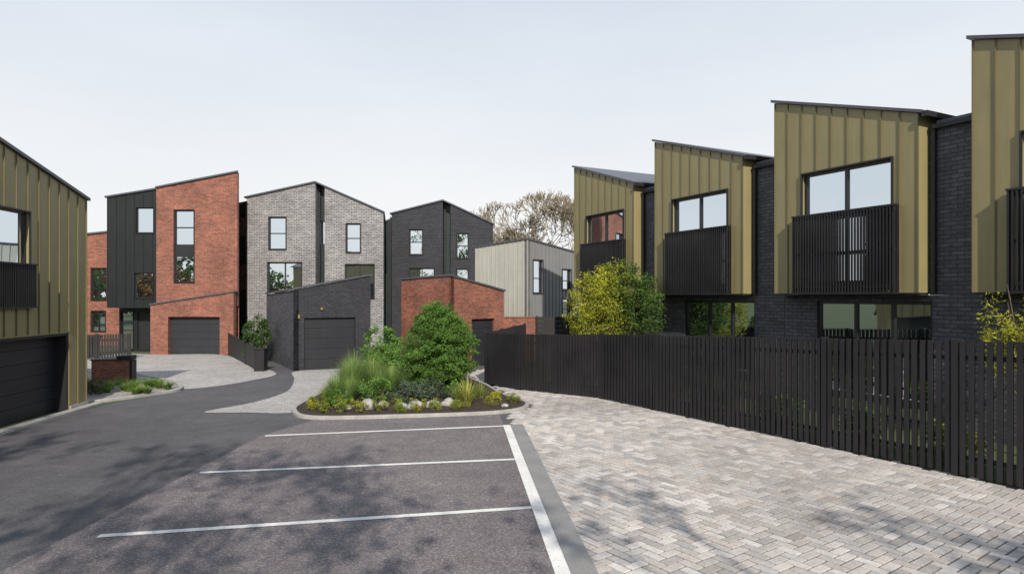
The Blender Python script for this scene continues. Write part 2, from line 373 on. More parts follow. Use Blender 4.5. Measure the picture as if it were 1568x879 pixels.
def twin(name,D,brick,xs,zt,holesL,holesR,slotx,metal_holes,leftx=None,leftz=None,lefth=()):
    F=Frame(xs[0],D,1,0)
    bk=Part('brick_walls',brick); mt=Part('slot_cladding','green_dark'); fr=Part('window_frames','frame'); gl=Part('window_glass','glass'); rf=Part('roof','roof'); rb=Part('downpipe','char'); se=Part('seams','char')
    x=[q-xs[0] for q in xs]; 
    HL=[(a-xs[0],b-xs[0],c,d) for a,b,c,d in holesL]; HR=[(a-xs[0],b-xs[0],c,d) for a,b,c,d in holesR]
    wall(bk,F,0,x[0],x[1],0,zt[0],zt[1],HL,0.2); bk.box(F,x[0],x[1],-9,-0.2,0,zt[0],0,zt[1])
    wall(bk,F,0,x[2],x[3],0,zt[2],zt[3],HR,0.2); bk.box(F,x[2],x[3],-7,-0.2,0,zt[2],0,zt[3],back=1.3)
    for q in HL+HR: window(fr,gl,F,0,q,vs=(0.5,) if q[1]-q[0]>1.3 else (),hs=(0.5,) if q[1]-q[0]<1.3 else (),t=0.055)
    mh=[(a-xs[0],b-xs[0],c,d) for a,b,c,d in metal_holes]
    wall(mt,F,-0.7,x[1]+0.002,x[2]-0.002,0,zt[1]-0.02,zt[2]-0.02,mh,0.2); mt.box(F,x[1]+0.002,x[2]-0.002,-9,-0.9,0,zt[1]-0.02,0,zt[2]-0.02)
    for q in mh: window(fr,gl,F,-0.7,q,trim=False)
    roofcap(rf,F,x[0]-0.12,x[1],-9.1,0.10,zt[0]-0.02,zt[1],0.10)
    roofcap(rf,F,x[1]+0.001,x[2]-0.001,-9.1,0.10,zt[1],zt[2],0.10)
    roofcap(rf,F,x[2],x[3]+0.10,-7.1,0.10,zt[2],zt[3]-0.03,0.10,back=1.3)
    rb.box(F,x[1]+0.05,x[1]+0.13,-0.6,-0.5,0,zt[1]-0.2)
    if leftx is not None:
        L=leftx-xs[0]; hh=[(a-xs[0],b-xs[0],c,d) for a,b,c,d in lefth]
        wall(mt,F,-1.0,L,-0.002,0,leftz[0],leftz[1],hh,0.2); mt.box(F,L,-0.002,-9,-1.2,0,leftz[0],0,leftz[1])
        ribs(se,F,-1.0,L,-0.01,0,leftz[0],leftz[1],hh,0.4)
        for q in hh: window(fr,gl,F,-1.0,q,trim=False)
        roofcap(rf,F,L,-0.13,-9,-0.9,leftz[0],leftz[1],0.12)
        rb.box(F,-0.14,-0.06,-0.25,-0.15,0,zt[0]-0.15)
    flush([bk,mt,fr,gl,rf,rb,se],name,F.p(0,0,0))
twin('grey_brick_townhouse',38,'brick_grey',[-15.43,-11.44,-10.9,-7.49],[8.86,9.74,9.50,8.0],
     [(-14.14,-13.15,5.87,7.74),(-14.2,-12.24,3.4,5.11),(-14.1,-12.3,0.3,2.5)],[(-9.65,-8.82,5.68,7.36),(-9.69,-8.02,3.02,5.0)],None,
     [(-11.40,-10.98,6.2,7.6)],-17.3,(8.4,8.75),[(-16.45,-15.7,6.7,7.9),(-16.45,-15.7,3.5,5.1)])
twin('black_brick_townhouse',42,'brick_black',[-7.73,-4.45,-3.95,-1.22],[8.43,9.27,9.05,7.76],
     [(-6.59,-5.75,5.83,7.43),(-6.59,-5.0,3.7,4.95)],[(-3.57,-2.81,5.58,7.2),(-3.57,-2.81,3.6,4.9)],None,[],-8.4,(8.0,8.2),[])

# ------------------------------------------------------------------ corner buildings
def corner(O,Rd,w,l,zc,zr,zl,matR,matL,holesR,door=None,ribbed=False,holesL=()):
    R=Vector((*Rd,0)).normalized(); L=Vector((-R.y,R.x,0)); O=Vector((*O,0))
    FR=Frame(O.x,O.y,R.x,R.y); Lo=O+L*l; FL=Frame(Lo.x,Lo.y,-L.x,-L.y)
    a=Part('front_walls',matR); b=Part('side_walls',matL); fr=Part('window_frames','frame'); gl=Part('window_glass','glass'); rf=Part('roof','roof'); gd=Part('garage_door','door'); sm=Part('seams',matR); sm2=Part('seams_side',matL)
    holes=list(holesR)+([door] if door else [])
    wall(a,FR,0,0,w,0,zc,zr,holes,0.2); wall(b,FL,0,0,l,0,zl,zc,holesL,0.2)
    zb=zl+zr-zc
    i0=O+R*0.2+L*0.2; 
    pts=[i0,O+R*w+L*0.2,O+R*w+L*l,O+R*0.2+L*l]
    zs=[zc,zr,zb,zl]
    b.hexa(pts,[p+Vector((0,0,z-0.01)) for p,z in zip(pts,zs)])
    for q in holesR: window(fr,gl,FR,0,q,hs=(0.45,))
    for q in holesL: window(fr,gl,FL,0,q,hs=(0.45,))
    if door: garage_door(gd,FR,-0.14,door,5)
    if ribbed:
        ribs(sm,FR,0,0,w,0,zc,zr,holesR,0.3,0.025,0.035); ribs(sm2,FL,0,0,l,0,zl,zc,holesL,0.3,0.025,0.035)
    e=0.06
    P=[O-R*e-L*e,O+R*(w+e)-L*e,O+R*(w+e)+L*(l+e),O-R*e+L*(l+e)]
    rf.hexa([p+Vector((0,0,z+0.01)) for p,z in zip(P,zs)],[p+Vector((0,0,z+0.09)) for p,z in zip(P,zs)])
    return [a,b,fr,gl,rf,gd,sm,sm2],FR,O
pp,FR,O=corner((-9.15,27.4),(0.866,0.5),3.3,6.6,3.40,4.05,3.22,'brick_black','brick_dark',[],door=(0.42,2.62,0,2.22))
lm=Part('wall_lamp','lampmetal'); lm.box(FR,0.16,0.22,0.01,0.10,2.2,2.36); lm.box(FR,1.1,1.17,0.01,0.10,2.55,2.66)
flush(pp+[lm],'dark_brick_garage',O)
pp,FR,O=corner(( -2.63,28.0),(0.7071,0.7071),3.2,3.6,4.0,3.35,3.9,'brick_red','brick_red',[],door=(1.2,2.6,0,2.13))
flush(pp,'brick_garage',O)
pp,FR,O=corner((0.79,33.0),(0.643,0.766),7,3.6,6.0,5.25,5.75,'midgrey','cream',[(0.45,1.25,3.3,5.0),(3.0,3.8,3.5,4.6),(3.0,3.8,2.0,3.0)],ribbed=True)
flush(pp,'grey_clad_house',O)

# ------------------------------------------------------------------ walls & fences
def one(name,mat,fn,loc):
    p=Part(name,mat); fn(p); return mk(name,p.v,p.f,mat,Vector(loc))
F=Frame(-0.44,31.4,1,0)
def f(p): p.box(F,0,1.6,-0.25,0,0,2.1); p.box(F,-0.03,1.63,-0.28,0.03,2.102,2.16)
one('brick_garden_wall','brick_red',f,(-0.44,31.4,0))
F=Frame(1.2,31.2,1,0)
def f(p):
    for i in range(10): p.box(F,0,3.0,-0.05,0,0.02+i*0.215,0.02+i*0.215+0.205)
    for a in (0,1.5,3): p.box(F,a-0.05,a+0.05,-0.15,-0.055,0,2.2)
one('boundary_fence','slat',f,(1.2,31.2,0))
def fence_seg(post,sl,p0,p1,z0,z1,npan,pitch,w,d=0.035):
    dd=(Vector(p1)-Vector(p0)); L=dd.length; Ff=Frame(p0[0],p0[1],dd.x,dd.y)
    for k in range(npan):
        a0=L*k/npan; a1=L*(k+1)/npan; za=z0+(z1-z0)*k/npan; zb=z0+(z1-z0)*(k+1)/npan
        post.box(Ff,a0-0.05,a0+0.05,-0.06,0.055,0,za+0.03)
        n=int((a1-a0-0.1)/pitch)
        for i in range(n):
            a=a0+0.05+(a1-a0-0.1)*(i+0.5)/n; zt=za+(zb-za)*(i+0.5)/n+U(-0.004,0.004)
            j=U(-0.004,0.004)
            sl.box(Ff,a-w/2+j,a+w/2+j,-0.01,-0.01+d,0.06,zt)
        post.box(Ff,a0+0.05,a1-0.05,-0.065,-0.012,0.31,0.39)
        post.box(Ff,a0+0.05,a1-0.05,-0.065,-0.012,za-0.33,za-0.25,zb-0.33,zb-0.25)
    post.box(Ff,L-0.05,L+0.05,-0.06,0.055,0,z1+0.03)
post=Part('posts_rails','char'); sl=Part('slats','slat')
fence_seg(post,sl,(-0.9,23.0),(0.17,21.8),1.85,1.88,1,0.1,0.086)
fence_seg(post,sl,(0.17,21.8),(1.42,20.85),1.88,1.90,1,0.11,0.085)
fence_seg(post,sl,(1.42,20.85),(2.72,19.85),1.90,1.98,1,0.11,0.085)
fence_seg(post,sl,(2.72,19.85),(11.4,4.9),1.98,2.62,7,0.137,0.082,0.05)
flush([post,sl],'slatted_fence',Vector((2.72,19.85,0)))
post=Part('posts_rails','char'); sl=Part('slats','slat')
fence_seg(post,sl,(-0.9,23.1),(0.6,30.5),1.85,1.85,3,0.12,0.08)
flush([post,sl],'slatted_fence',Vector((-0.9,23.1,0)))
post=Part('posts_rails','char'); sl=Part('slats','slat')
fence_seg(post,sl,(-22.0,32.0),(-19.2,32.8),1.25,1.25,2,0.12,0.08)
flush([post,sl],'slatted_fence',Vector((-22,32,0)))
post=Part('posts_rails','char'); sl=Part('slats','slat')
fence_seg(post,sl,(-15.3,35.3),(-10.75,27.5),1.15,0.95,3,0.1,0.088)
flush([post,sl],'slatted_fence',Vector((-15.3,35.3,0)))
F=Frame(-10.75,27.2,1,0)
def f(p): p.box(F,0,0.42,-0.4,0,0,0.92); p.box(F,-0.03,0.45,-0.43,0.03,0.922,0.97); p.box(F,0.08,0.34,0.002,0.012,0.62,0.7)
one('letterbox_pillar','char',f,(-10.75,27.2,0))
F=Frame(-14.75,22.9,0.985,0.17)
a=Part('brick_pier','brick_red'); c=Part('letterboxes','char')
a.box(F,0,1.22,-0.5,0,0,0.88); c.box(F,-0.03,0.80,-0.53,0.03,0.882,0.915); c.box(F,0.83,1.3,-0.45,0.05,0.882,1.03); c.box(F,1.222,1.30,-0.45,-0.03,0.1,0.86)
flush([a,c],'brick_letterbox_pier',F.p(0,0,0))
for k,(x,y) in enumerate(((-22.9,33.6),(-22.1,33.9))):
    F=Frame(x,y,1,0); b=Part('body','char'); l=Part('lid','green_dark')
    P=F.p
    b.hexa([P(.06,.28,.1),P(.5,.28,.1),P(.5,-.22,.1),P(.06,-.22,.1)],[P(0,.36,1.0),P(.56,.36,1.0),P(.56,-.3,1.0),P(0,-.3,1.0)])
    l.hexa([P(-.02,.4,1.002),P(.58,.4,1.002),P(.58,-.34,1.002),P(-.02,-.34,1.002)],[P(0.02,.34,1.06),P(.54,.34,1.06),P(.54,-.3,1.12),P(0.02,-.3,1.12)])
    b.box(F,.0,.07,-.3,-.12,0,.18); b.box(F,.49,.56,-.3,-.12,0,.18)
    flush([b,l],'wheelie_bin',F.o)

# ------------------------------------------------------------------ ground surfaces
def sheet(name,mat,pts,z):
    V=[Vector((x,y,z)) for x,y in pts]
    ar=sum(V[i].x*V[(i+1)%len(V)].y-V[(i+1)%len(V)].x*V[i].y for i in range(len(V)))
    if ar<0: V=V[::-1]
    return mk(name,V,[tuple(range(len(V)))],mat,Vector((V[0].x,V[0].y,z)))
def smooth_loop(pts,n=6):
    o=[]; L=len(pts)
    for i in range(L):
        p0,p1,p2,p3=[Vector(pts[(i+k-1)%L]) for k in range(4)]
        for j in range(n):
            t=j/n
            q=0.5*((2*p1)+(-p0+p2)*t+(2*p0-5*p1+4*p2-p3)*t*t+(-p0+3*p1-3*p2+p3)*t**3)
            o.append((q.x,q.y))
    return o
sheet('ground','ground',[(-400,-400),(400,-400),(400,600),(-400,600)],-0.01)
sheet('road','road',[(-14,-12),(9,-12),(4,30),(-2,38),(-9,31),(-14,31),(-24,33),(-24,25),(-12.5,24),(-11.6,19.5)],0.004)
xl=lambda y:-0.22-0.083*(y-15.7)
sheet('parking_bay','bay',[(-5.9,2.0),(xl(2)+0.02,2.0),(xl(17.1),17.3),(-3.07,16.6),(-5.0,16.45),(-5.6,14.55)],0.010)
sheet('concrete_driveway','concrete',smooth_loop([(-21.5,35.1),(-18.5,35.3),(-15.6,35.1),(-12.5,30.6),(-9.6,26.6),(-9.7,24.2),(-10.4,22.5),(-11.4,22.1),(-13.2,24.4),(-15.6,26.8),(-18.5,28.4),(-21.5,29.5)],5),0.012)
sheet('sun_patch_apron','concrete',smooth_loop([(-9.05,27.2),(-7.6,28.1),(-6.3,28.8),(-5.7,26.5),(-5.8,23.5),(-6.0,21.6),(-6.05,19.0),(-5.9,17.5),(-7.1,17.5),(-8.3,17.6),(-7.6,19.2),(-7.4,21.5),(-8.2,24.6)],5),0.013)  # apron in lighter paving, which also stands in for a patch of sunlight
sheet('garden_lawn','garden',[(0.3,22.5),(2.8,20.2),(11.5,5.1),(16,2),(16,20),(6,32),(0,32)],0.006)
pm=Part('lane_markings','paint')
def stripe(p,q,w,z):
    p=Vector((*p,z)); q=Vector((*q,z)); d=(q-p).normalized(); n=Vector((-d.y,d.x,0))*w/2
    pm.quad([p-n,q-n,q+n,p+n])
stripe((xl(2)+0.09,2),(xl(15.7)+0.09,15.78),0.18,0.020)
for (x0,y0,y1) in ((-5.5,14.55,15.66),(-5.5,11.5,12.45),(-5.35,8.45,9.6),(-5.35,5.4,6.7)):
    stripe((x0,y0),(xl(y1)+0.003,y1),0.12,0.0165)
mk('parking_markings',pm.v,pm.f,'paint',Vector((0,8,0)))
bx=lambda y: xl(y)+0.18
poly=[(bx(2)+0.1,2.0),(bx(15.7)+0.1,15.7),(-0.1,17.2),(0.62,18.7),(-0.1,20.7),(-0.9,23.5),(-2.0,26.6),(-0.3,29.5),(0.2,28.5),(-0.85,23.1),(0.2,21.85),(1.42,20.9),(2.75,19.9),(11.45,4.9),(12,2.0)]
sheet('paver_bed','joint',poly,0.008)
def inside(x,y,P):
    c=False; j=len(P)-1
    for i in range(len(P)):
        xi,yi=P[i]; xj,yj=P[j]
        if (yi>y)!=(yj>y) and x<(xj-xi)*(y-yi)/(yj-yi)+xi: c=not c
        j=i
    return c
V=[];Fc=[];C=[]
w=0.145; g=0.013; ang=math.radians(45-9); ca,sa=math.cos(ang),math.sin(ang)
cols=[(0.45,0.42,0.395),(0.50,0.47,0.445),(0.39,0.365,0.345),(0.46,0.415,0.38),(0.41,0.39,0.38),(0.53,0.50,0.475)]
def paver(cx0,cy0,cx1,cy1):
    mx,my=(cx0+cx1)/2,(cy0+cy1)/2
    X=mx*ca-my*sa+5; Y=mx*sa+my*ca+12
    if Y<2.3 or not inside(X,Y,poly): return
    h=0.021+U(-0.002,0.003); bv=0.010
    tl=[U(-0.002,0.002) for _ in range(2)]
    i=len(V); c=random.choice(cols); k=U(0.82,1.12)*(1+0.24*noise.noise(Vector((X*0.35,Y*0.35,0)))+0.12*noise.noise(Vector((X*1.3,Y*1.3,4)))); c=(c[0]*k,c[1]*k,c[2]*k)
    for (x,y,z) in ((cx0+g/2,cy0+g/2,0.006),(cx1-g/2,cy0+g/2,0.006),(cx1-g/2,cy1-g/2,0.006),(cx0+g/2,cy1-g/2,0.006),
                    (cx0+g/2+bv,cy0+g/2+bv,h),(cx1-g/2-bv,cy0+g/2+bv,h+tl[0]),(cx1-g/2-bv,cy1-g/2-bv,h+tl[1]),(cx0+g/2+bv,cy1-g/2-bv,h)):
        V.append(Vector((x*ca-y*sa+5,x*sa+y*ca+12,z))); C.append(tuple(q*0.4 for q in c) if z<0.01 else c)
    Fc.append((i+4,i+5,i+6,i+7))
    for q in range(4): r=(q+1)%4; Fc.append((i+q,i+r,i+4+r,i+4+q))
Rn=int(20/w)
for i in range(-Rn,Rn):
    for j in range(-Rn,Rn):
        m4=(i-j)%4
        if m4==0: paver(i*w,j*w,(i+2)*w,(j+1)*w)
        elif m4==3: paver(i*w,j*w,(i+1)*w,(j+2)*w)
mk('block_paving',V,Fc,'paver',Vector((5,12,0)),cols=C)
sheet('paving_band','band',[(bx(2),2.0),(bx(15.7),15.75),(bx(15.7)+0.30,15.85),(bx(2)+0.30,2.0)],0.029)

def kerb(name,loop,w=0.14,h=0.11,mat='kerb'):
    L=len(loop); p=Part(name,mat); pts=[Vector((*q,0)) for q in loop]; inn=[]
    for i in range(L):
        t=(pts[(i+1)%L]-pts[i-1]).normalized(); inn.append(pts[i]+Vector((-t.y,t.x,0))*w)
    Z=Vector((0,0,h))
    for i in range(L):
        j=(i+1)%L
        mo0=pts[i]+(inn[i]-pts[i])*0.12; mo1=pts[j]+(inn[j]-pts[j])*0.12
        p.quad([pts[i],pts[j],pts[j]+Z*0.85,pts[i]+Z*0.85]); p.quad([pts[i]+Z*0.85,pts[j]+Z*0.85,mo1+Z,mo0+Z])
        p.quad([mo0+Z,mo1+Z,inn[j]+Z,inn[i]+Z]); p.quad([inn[i]+Z,inn[j]+Z,inn[j],inn[i]])
    mk(name,p.v,p.f,mat,pts[0]); return inn
isl=[(-5.9,17.5),(-5.1,16.55),(-3.07,16.7),(-0.24,17.35),(0.5,18.7),(-0.3,20.7),(-1.15,23.6),(-2.6,26.2),(-4.6,27.0),(-5.7,25.4),(-6.05,21.4),(-6.1,18.8)]
loop=smooth_loop(isl)
inn=kerb('island_kerb',loop,0.12,0.09)
def mound(name,loop,mat,zc=0.07,amp=0.10):
    xs=[p[0] for p in loop]; ys=[p[1] for p in loop]; st=0.16
    V=[];idx={};Fc=[]
    nx=int((max(xs)-min(xs))/st)+2; ny=int((max(ys)-min(ys))/st)+2
    def vid(i,j):
        if (i,j) not in idx:
            x=min(xs)+i*st; y=min(ys)+j*st
            d=min((Vector((x,y))-Vector(q)).length for q in loop)
            idx[(i,j)]=len(V); V.append(Vector((x,y,zc+amp*min(1,d)+0.05*noise.noise(Vector((x*3,y*3,1)))*min(1,d*2)+U(-.008,.012))))
        return idx[(i,j)]
    for i in range(nx):
        for j in range(ny):
            x=min(xs)+(i+.5)*st; y=min(ys)+(j+.5)*st
            if inside(x,y,loop): Fc.append((vid(i,j),vid(i+1,j),vid(i+1,j+1),vid(i,j+1)))
    mk(name,V,Fc,mat,Vector((loop[0][0],loop[0][1],0)),smooth=True)
sheet('island_mulch_edge','mulch',[(p.x,p.y) for p in inn],0.058)
mound('mulch_bed',[(p.x,p.y) for p in inn],'mulch',0.06)
bed=smooth_loop([(-12.3,19.0),(-11.3,20.6),(-11.0,21.8),(-12.2,23.6),(-14.6,25.6),(-17.5,26.2),(-17.8,20),(-14,19.0)])
inn2=kerb('garden_kerb',bed,0.16,0.09)
mound('gravel_bed',[(p.x,p.y) for p in inn2],'gravel',0.05,0.05)
p=Part('house_kerb','kerb'); F=Frame(-11.24,8,-0.0857,0.9963); p.box(F,-2,11.0,0.06,0.32,0.0,0.06); mk('footpath_kerb',p.v,p.f,'kerb',F.p(0,0,0))

# ------------------------------------------------------------------ vegetation
def rdir():
    while True:
        v=Vector((U(-1,1),U(-1,1),U(-1,1)))
        if 0.05<v.length<1: return v.normalized()
def leaf(V,Fc,C,p,n,size,asp,col):
    t=n.cross(rdir()); 
    if t.length<1e-3: return
    t.normalize(); s=n.cross(t)
    a=t*size; b=s*size*asp
    i=len(V); V.extend([p-a,p-b*0.9+a*0.1,p+a,p+b*0.9+a*0.1]); C.extend([col]*4); Fc.append((i,i+1,i+2,i+3))
def crown(V,Fc,C,c,rad,ncl,nl,cr,size,cols,asp=0.55,shell=0.75,droop=0.0,flat=1.0,sunny=None):
    c=Vector(c); rad=Vector(rad)
    for _ in range(ncl):
        d=rdir(); r=shell+(1-shell)*rnd() if rnd()<0.75 else rnd()
        r*=1+0.28*noise.noise(d*2.2+c)
        q=c+Vector((d.x*rad.x,d.y*rad.y,d.z*rad.z))*r
        if q.z<0.1: q.z=0.1+rnd()*0.2
        lo,hi=cols if sunny is None else sunny(q)
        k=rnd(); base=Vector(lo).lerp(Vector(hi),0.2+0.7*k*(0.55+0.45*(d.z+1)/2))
        crr=cr*U(0.6,1.3)
        for _ in range(nl):
            o=rdir()*crr*(rnd()**0.5); o.z*=flat; o.z-=droop*o.xy.length
            dark=0.7+0.5*max(0,min(1,(o.z/crr+1)/2))  # clump shading put into leaf colour: dark underside, lighter top
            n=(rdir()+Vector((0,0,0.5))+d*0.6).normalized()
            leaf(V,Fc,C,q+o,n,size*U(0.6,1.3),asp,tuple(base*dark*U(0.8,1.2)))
def tube(V,Fc,p,q,r0,r1,n=6):
    d=(q-p).normalized(); a=d.orthogonal().normalized(); b=d.cross(a); i=len(V)
    for (o,r) in ((p,r0),(q,r1)):
        for k in range(n):
            t=2*math.pi*k/n; V.append(o+(a*math.cos(t)+b*math.sin(t))*r)
    for k in range(n): j=(k+1)%n; Fc.append((i+k,i+j,i+n+j,i+n+k))
def branch(V,Fc,p,d,L,r,depth,tips,n=6,spread=0.6,kids=3,up=0.15,rmin=0.0):
    segs=2
    for s in range(segs):
        nd=(d+rdir()*0.13+Vector((0,0,up*0.3))).normalized(); q=p+nd*L/segs; r1=max(rmin,r*0.82)
        tube(V,Fc,p,q,max(r,rmin),r1,n if depth>2 else 3); p,d,r=q,nd,r1
    if depth==0: tips.append(p); return
    k=kids if depth>1 else kids+1
    for i in range(k):
        nd=(d+rdir()*spread+Vector((0,0,up))).normalized()
        branch(V,Fc,p,nd,L*U(0.66,0.86),r*U(0.55,0.75),depth-1,tips,n,spread,kids,up,rmin)
def plant(name,loc,crowns,stem=None,leafmat='leaf'):
    loc=Vector(loc); e=bpy.data.objects.new(name,None); e.location=loc; scene.collection.objects.link(e)
    V=[];Fc=[];C=[]
    for kw in crowns: crown(V,Fc,C,**kw)
    mk('foliage',V,Fc,leafmat,loc,e,C)
    V=[];Fc=[]
    if stem:
        for (p,q,r0,r1) in stem: tube(V,Fc,Vector(p),Vector(q),r0,r1)
        mk('stems',V,Fc,'bark',loc,e)
    return e
G=((0.050,0.115,0.024),(0.20,0.37,0.065))
G2=((0.025,0.060,0.019),(0.10,0.185,0.038))
Y=((0.15,0.18,0.02),(0.56,0.55,0.05))
YG=((0.10,0.15,0.02),(0.42,0.47,0.07))
BG=((0.055,0.085,0.055),(0.16,0.21,0.13))
c=Vector((-2.4,21.4,0)); cr=[]
for k in range(9):
    z=0.45+k*0.285; rr=[1.0,1.25,1.38,1.40,1.32,1.22,1.06,0.85,0.55][k]
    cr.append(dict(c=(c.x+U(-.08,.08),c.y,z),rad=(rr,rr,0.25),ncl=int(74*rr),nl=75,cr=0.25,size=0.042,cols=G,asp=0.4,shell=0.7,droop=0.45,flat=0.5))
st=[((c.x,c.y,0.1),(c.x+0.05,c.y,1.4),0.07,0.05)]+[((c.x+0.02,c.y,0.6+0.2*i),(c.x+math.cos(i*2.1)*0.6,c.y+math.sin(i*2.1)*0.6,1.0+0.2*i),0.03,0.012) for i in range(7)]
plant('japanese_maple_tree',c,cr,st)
def bush(name,x,y,r,h,cols,n=60,nl=60,size=0.045,asp=0.5,cr=0.2,z0=0.1):
    plant(name,(x,y,0),[dict(c=(x,y,z0+h*0.5),rad=(r,r,h*0.5),ncl=n,nl=nl,cr=cr,size=size,cols=cols,asp=asp)],
      [((x+math.cos(i)*0.05,y,0.05),(x+math.cos(i*1.7)*r*0.6,y+math.sin(i*1.7)*r*0.6,h*0.7),0.02,0.008) for i in range(6)])
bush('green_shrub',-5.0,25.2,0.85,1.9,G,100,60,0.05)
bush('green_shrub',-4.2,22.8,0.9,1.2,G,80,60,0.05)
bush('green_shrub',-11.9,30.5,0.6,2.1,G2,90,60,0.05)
bush('low_shrub',-3.0,18.5,0.55,0.55,BG,45,50,0.04,0.4,0.14)
bush('low_shrub',-2.3,18.8,0.5,0.6,BG,40,50,0.04,0.4,0.14)
bush('low_shrub',-3.9,18.6,0.5,0.7,G,40,50,0.04,0.4,0.14)
bush('low_shrub',-1.5,18.9,0.45,0.5,G,35,50,0.04,0.4,0.14)
bush('low_shrub',-4.8,17.9,0.4,0.5,G,35,50,0.035,0.4,0.14)
def grass(name,spots,cols,loc,wid=0.012,mat='leaf'):
    V=[];Fc=[];C=[]
    for (x,y,r,h,n,curve) in spots:
        for _ in range(n):
            a=U(0,6.283); b=Vector((math.cos(a),math.sin(a),0)); base=Vector((x,y,0.1))+b*r*0.25*rnd()
            lean=U(0.1,1.0); hh=h*U(0.6,1.05); side=Vector((-b.y,b.x,0))*wid*U(0.7,1.3); k=rnd(); col=Vector(cols[0]).lerp(Vector(cols[1]),k)
            prev=None; S=4
            for s in range(S+1):
                t=s/S; p=base+b*r*lean*(t**1.6)+Vector((0,0,hh*(t-curve*lean*t*t)))
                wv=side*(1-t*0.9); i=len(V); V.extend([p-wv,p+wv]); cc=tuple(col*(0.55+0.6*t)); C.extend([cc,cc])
                if prev is not None: Fc.append((prev,prev+1,i+1,i))
                prev=i
    return mk(name,V,Fc,mat,Vector(loc),cols=C)
FG=((0.11,0.19,0.05),(0.32,0.43,0.13))
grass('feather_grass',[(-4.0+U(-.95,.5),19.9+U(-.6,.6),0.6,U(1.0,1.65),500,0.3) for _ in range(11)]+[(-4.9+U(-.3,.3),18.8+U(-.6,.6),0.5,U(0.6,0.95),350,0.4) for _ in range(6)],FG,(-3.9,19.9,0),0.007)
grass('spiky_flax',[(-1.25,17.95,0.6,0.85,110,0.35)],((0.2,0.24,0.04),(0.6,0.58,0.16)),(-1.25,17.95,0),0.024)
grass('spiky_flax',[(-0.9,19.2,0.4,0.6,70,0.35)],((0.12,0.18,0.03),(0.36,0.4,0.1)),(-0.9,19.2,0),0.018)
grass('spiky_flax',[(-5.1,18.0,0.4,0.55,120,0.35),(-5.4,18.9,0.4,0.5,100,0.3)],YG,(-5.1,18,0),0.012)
grass('garden_grass',[(-12.4+U(-1.3,1.2),21.3+U(-1.0,1.4),0.4,U(.25,.45),130,0.4) for _ in range(18)],((0.09,0.17,0.03),(0.28,0.40,0.08)),(-12.4,21.5,0),0.012)
grass('garden_grass',[(-15.5+U(-1.3,1.2),21.3+U(-1.5,1.4),0.4,U(.25,.5),130,0.4) for _ in range(12)],((0.08,0.15,0.02),(0.24,0.32,0.07)),(-15.5,21.5,0),0.012)
for x in (-12.9,-13.6,-14.3): bush('low_shrub',x,19.9+U(0,.6),0.4,0.5,((0.06,0.07,0.035),(0.17,0.18,0.08)),30,45,0.035,0.4,0.12)
bush('green_shrub',-16.0,23.0,0.6,0.7,G2,40,50)
for i,(x,y) in enumerate([(-5.35,17.35),(-4.95,17.05),(-4.45,17.0),(-4.0,17.0),(-3.4,17.1),(-2.9,17.15),(-2.45,17.2),(-2.0,17.3),(-1.55,17.35),(-0.5,18.0),(0.0,18.5),(-3.2,17.7),(-0.4,18.9),(-4.7,17.6),(-5.6,18.1)]):
    r=U(0.15,0.25)
    bush('mounding_plant',x+U(-.06,.06),y+U(0,.1),r,r*1.6,YG if i%3 else Y,18,50,0.022,0.4,0.07,0.08)
def rock(x,y,r,name='rock'):
    import bmesh
    bm=bmesh.new(); bmesh.ops.create_icosphere(bm,subdivisions=3,radius=1)
    s=Vector((U(.8,1.3),U(.7,1.1),U(.6,.85))); off=Vector((U(0,50),U(0,50),0))
    for v in bm.verts:
        k=1+0.35*noise.noise(v.co*1.3+off)+0.1*noise.noise(v.co*4+off); v.co=Vector((v.co.x*s.x,v.co.y*s.y,v.co.z*s.z))*k*r
    me=bpy.data.meshes.new(name); bm.to_mesh(me); bm.free(); me.materials.append(M['rock'])
    for p_ in me.polygons: p_.use_smooth=True
    o=bpy.data.objects.new(name,me); o.location=(x,y,0.10+r*0.35); scene.collection.objects.link(o)
for (x,y,r) in ((-3.85,17.45,.24),(-3.5,17.7,.18),(-2.6,17.6,.22),(-2.15,17.75,.19),(-1.75,17.9,.2),(-2.95,17.6,.15),(-4.4,17.45,.12),(-0.2,17.9,.09)): rock(x,y,r)

c=(3.5,22.4)
def sunny(q):  # side light put into leaf colour: yellow on the left, darker green right
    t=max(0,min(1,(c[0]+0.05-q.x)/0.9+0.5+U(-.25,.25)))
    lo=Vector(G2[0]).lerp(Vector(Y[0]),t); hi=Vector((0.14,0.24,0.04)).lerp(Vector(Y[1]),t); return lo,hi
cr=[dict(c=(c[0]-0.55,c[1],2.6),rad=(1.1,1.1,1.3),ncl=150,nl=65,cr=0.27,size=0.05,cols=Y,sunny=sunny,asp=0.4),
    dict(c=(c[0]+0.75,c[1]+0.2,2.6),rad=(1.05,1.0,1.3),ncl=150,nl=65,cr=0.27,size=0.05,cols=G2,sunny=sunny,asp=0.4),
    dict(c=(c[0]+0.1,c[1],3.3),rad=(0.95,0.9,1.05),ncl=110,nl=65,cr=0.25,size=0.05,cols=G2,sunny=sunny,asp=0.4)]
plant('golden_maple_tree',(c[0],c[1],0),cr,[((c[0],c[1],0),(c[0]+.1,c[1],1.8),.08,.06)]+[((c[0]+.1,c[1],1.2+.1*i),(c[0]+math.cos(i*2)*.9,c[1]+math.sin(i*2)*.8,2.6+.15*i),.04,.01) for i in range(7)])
x,y=9.9,12.6
plant('golden_shrub',(x,y,0),[dict(c=(x,y,2.3),rad=(0.8,0.8,1.0),ncl=75,nl=34,cr=0.22,size=0.045,cols=Y,asp=0.4,shell=0.4)],[((x,y,0),(x,y,1.2),.05,.04)]+[((x,y,.8+.1*i),(x+math.cos(i*2)*.7,y+math.sin(i*2)*.6,2.0+.2*i),.025,.008) for i in range(8)])
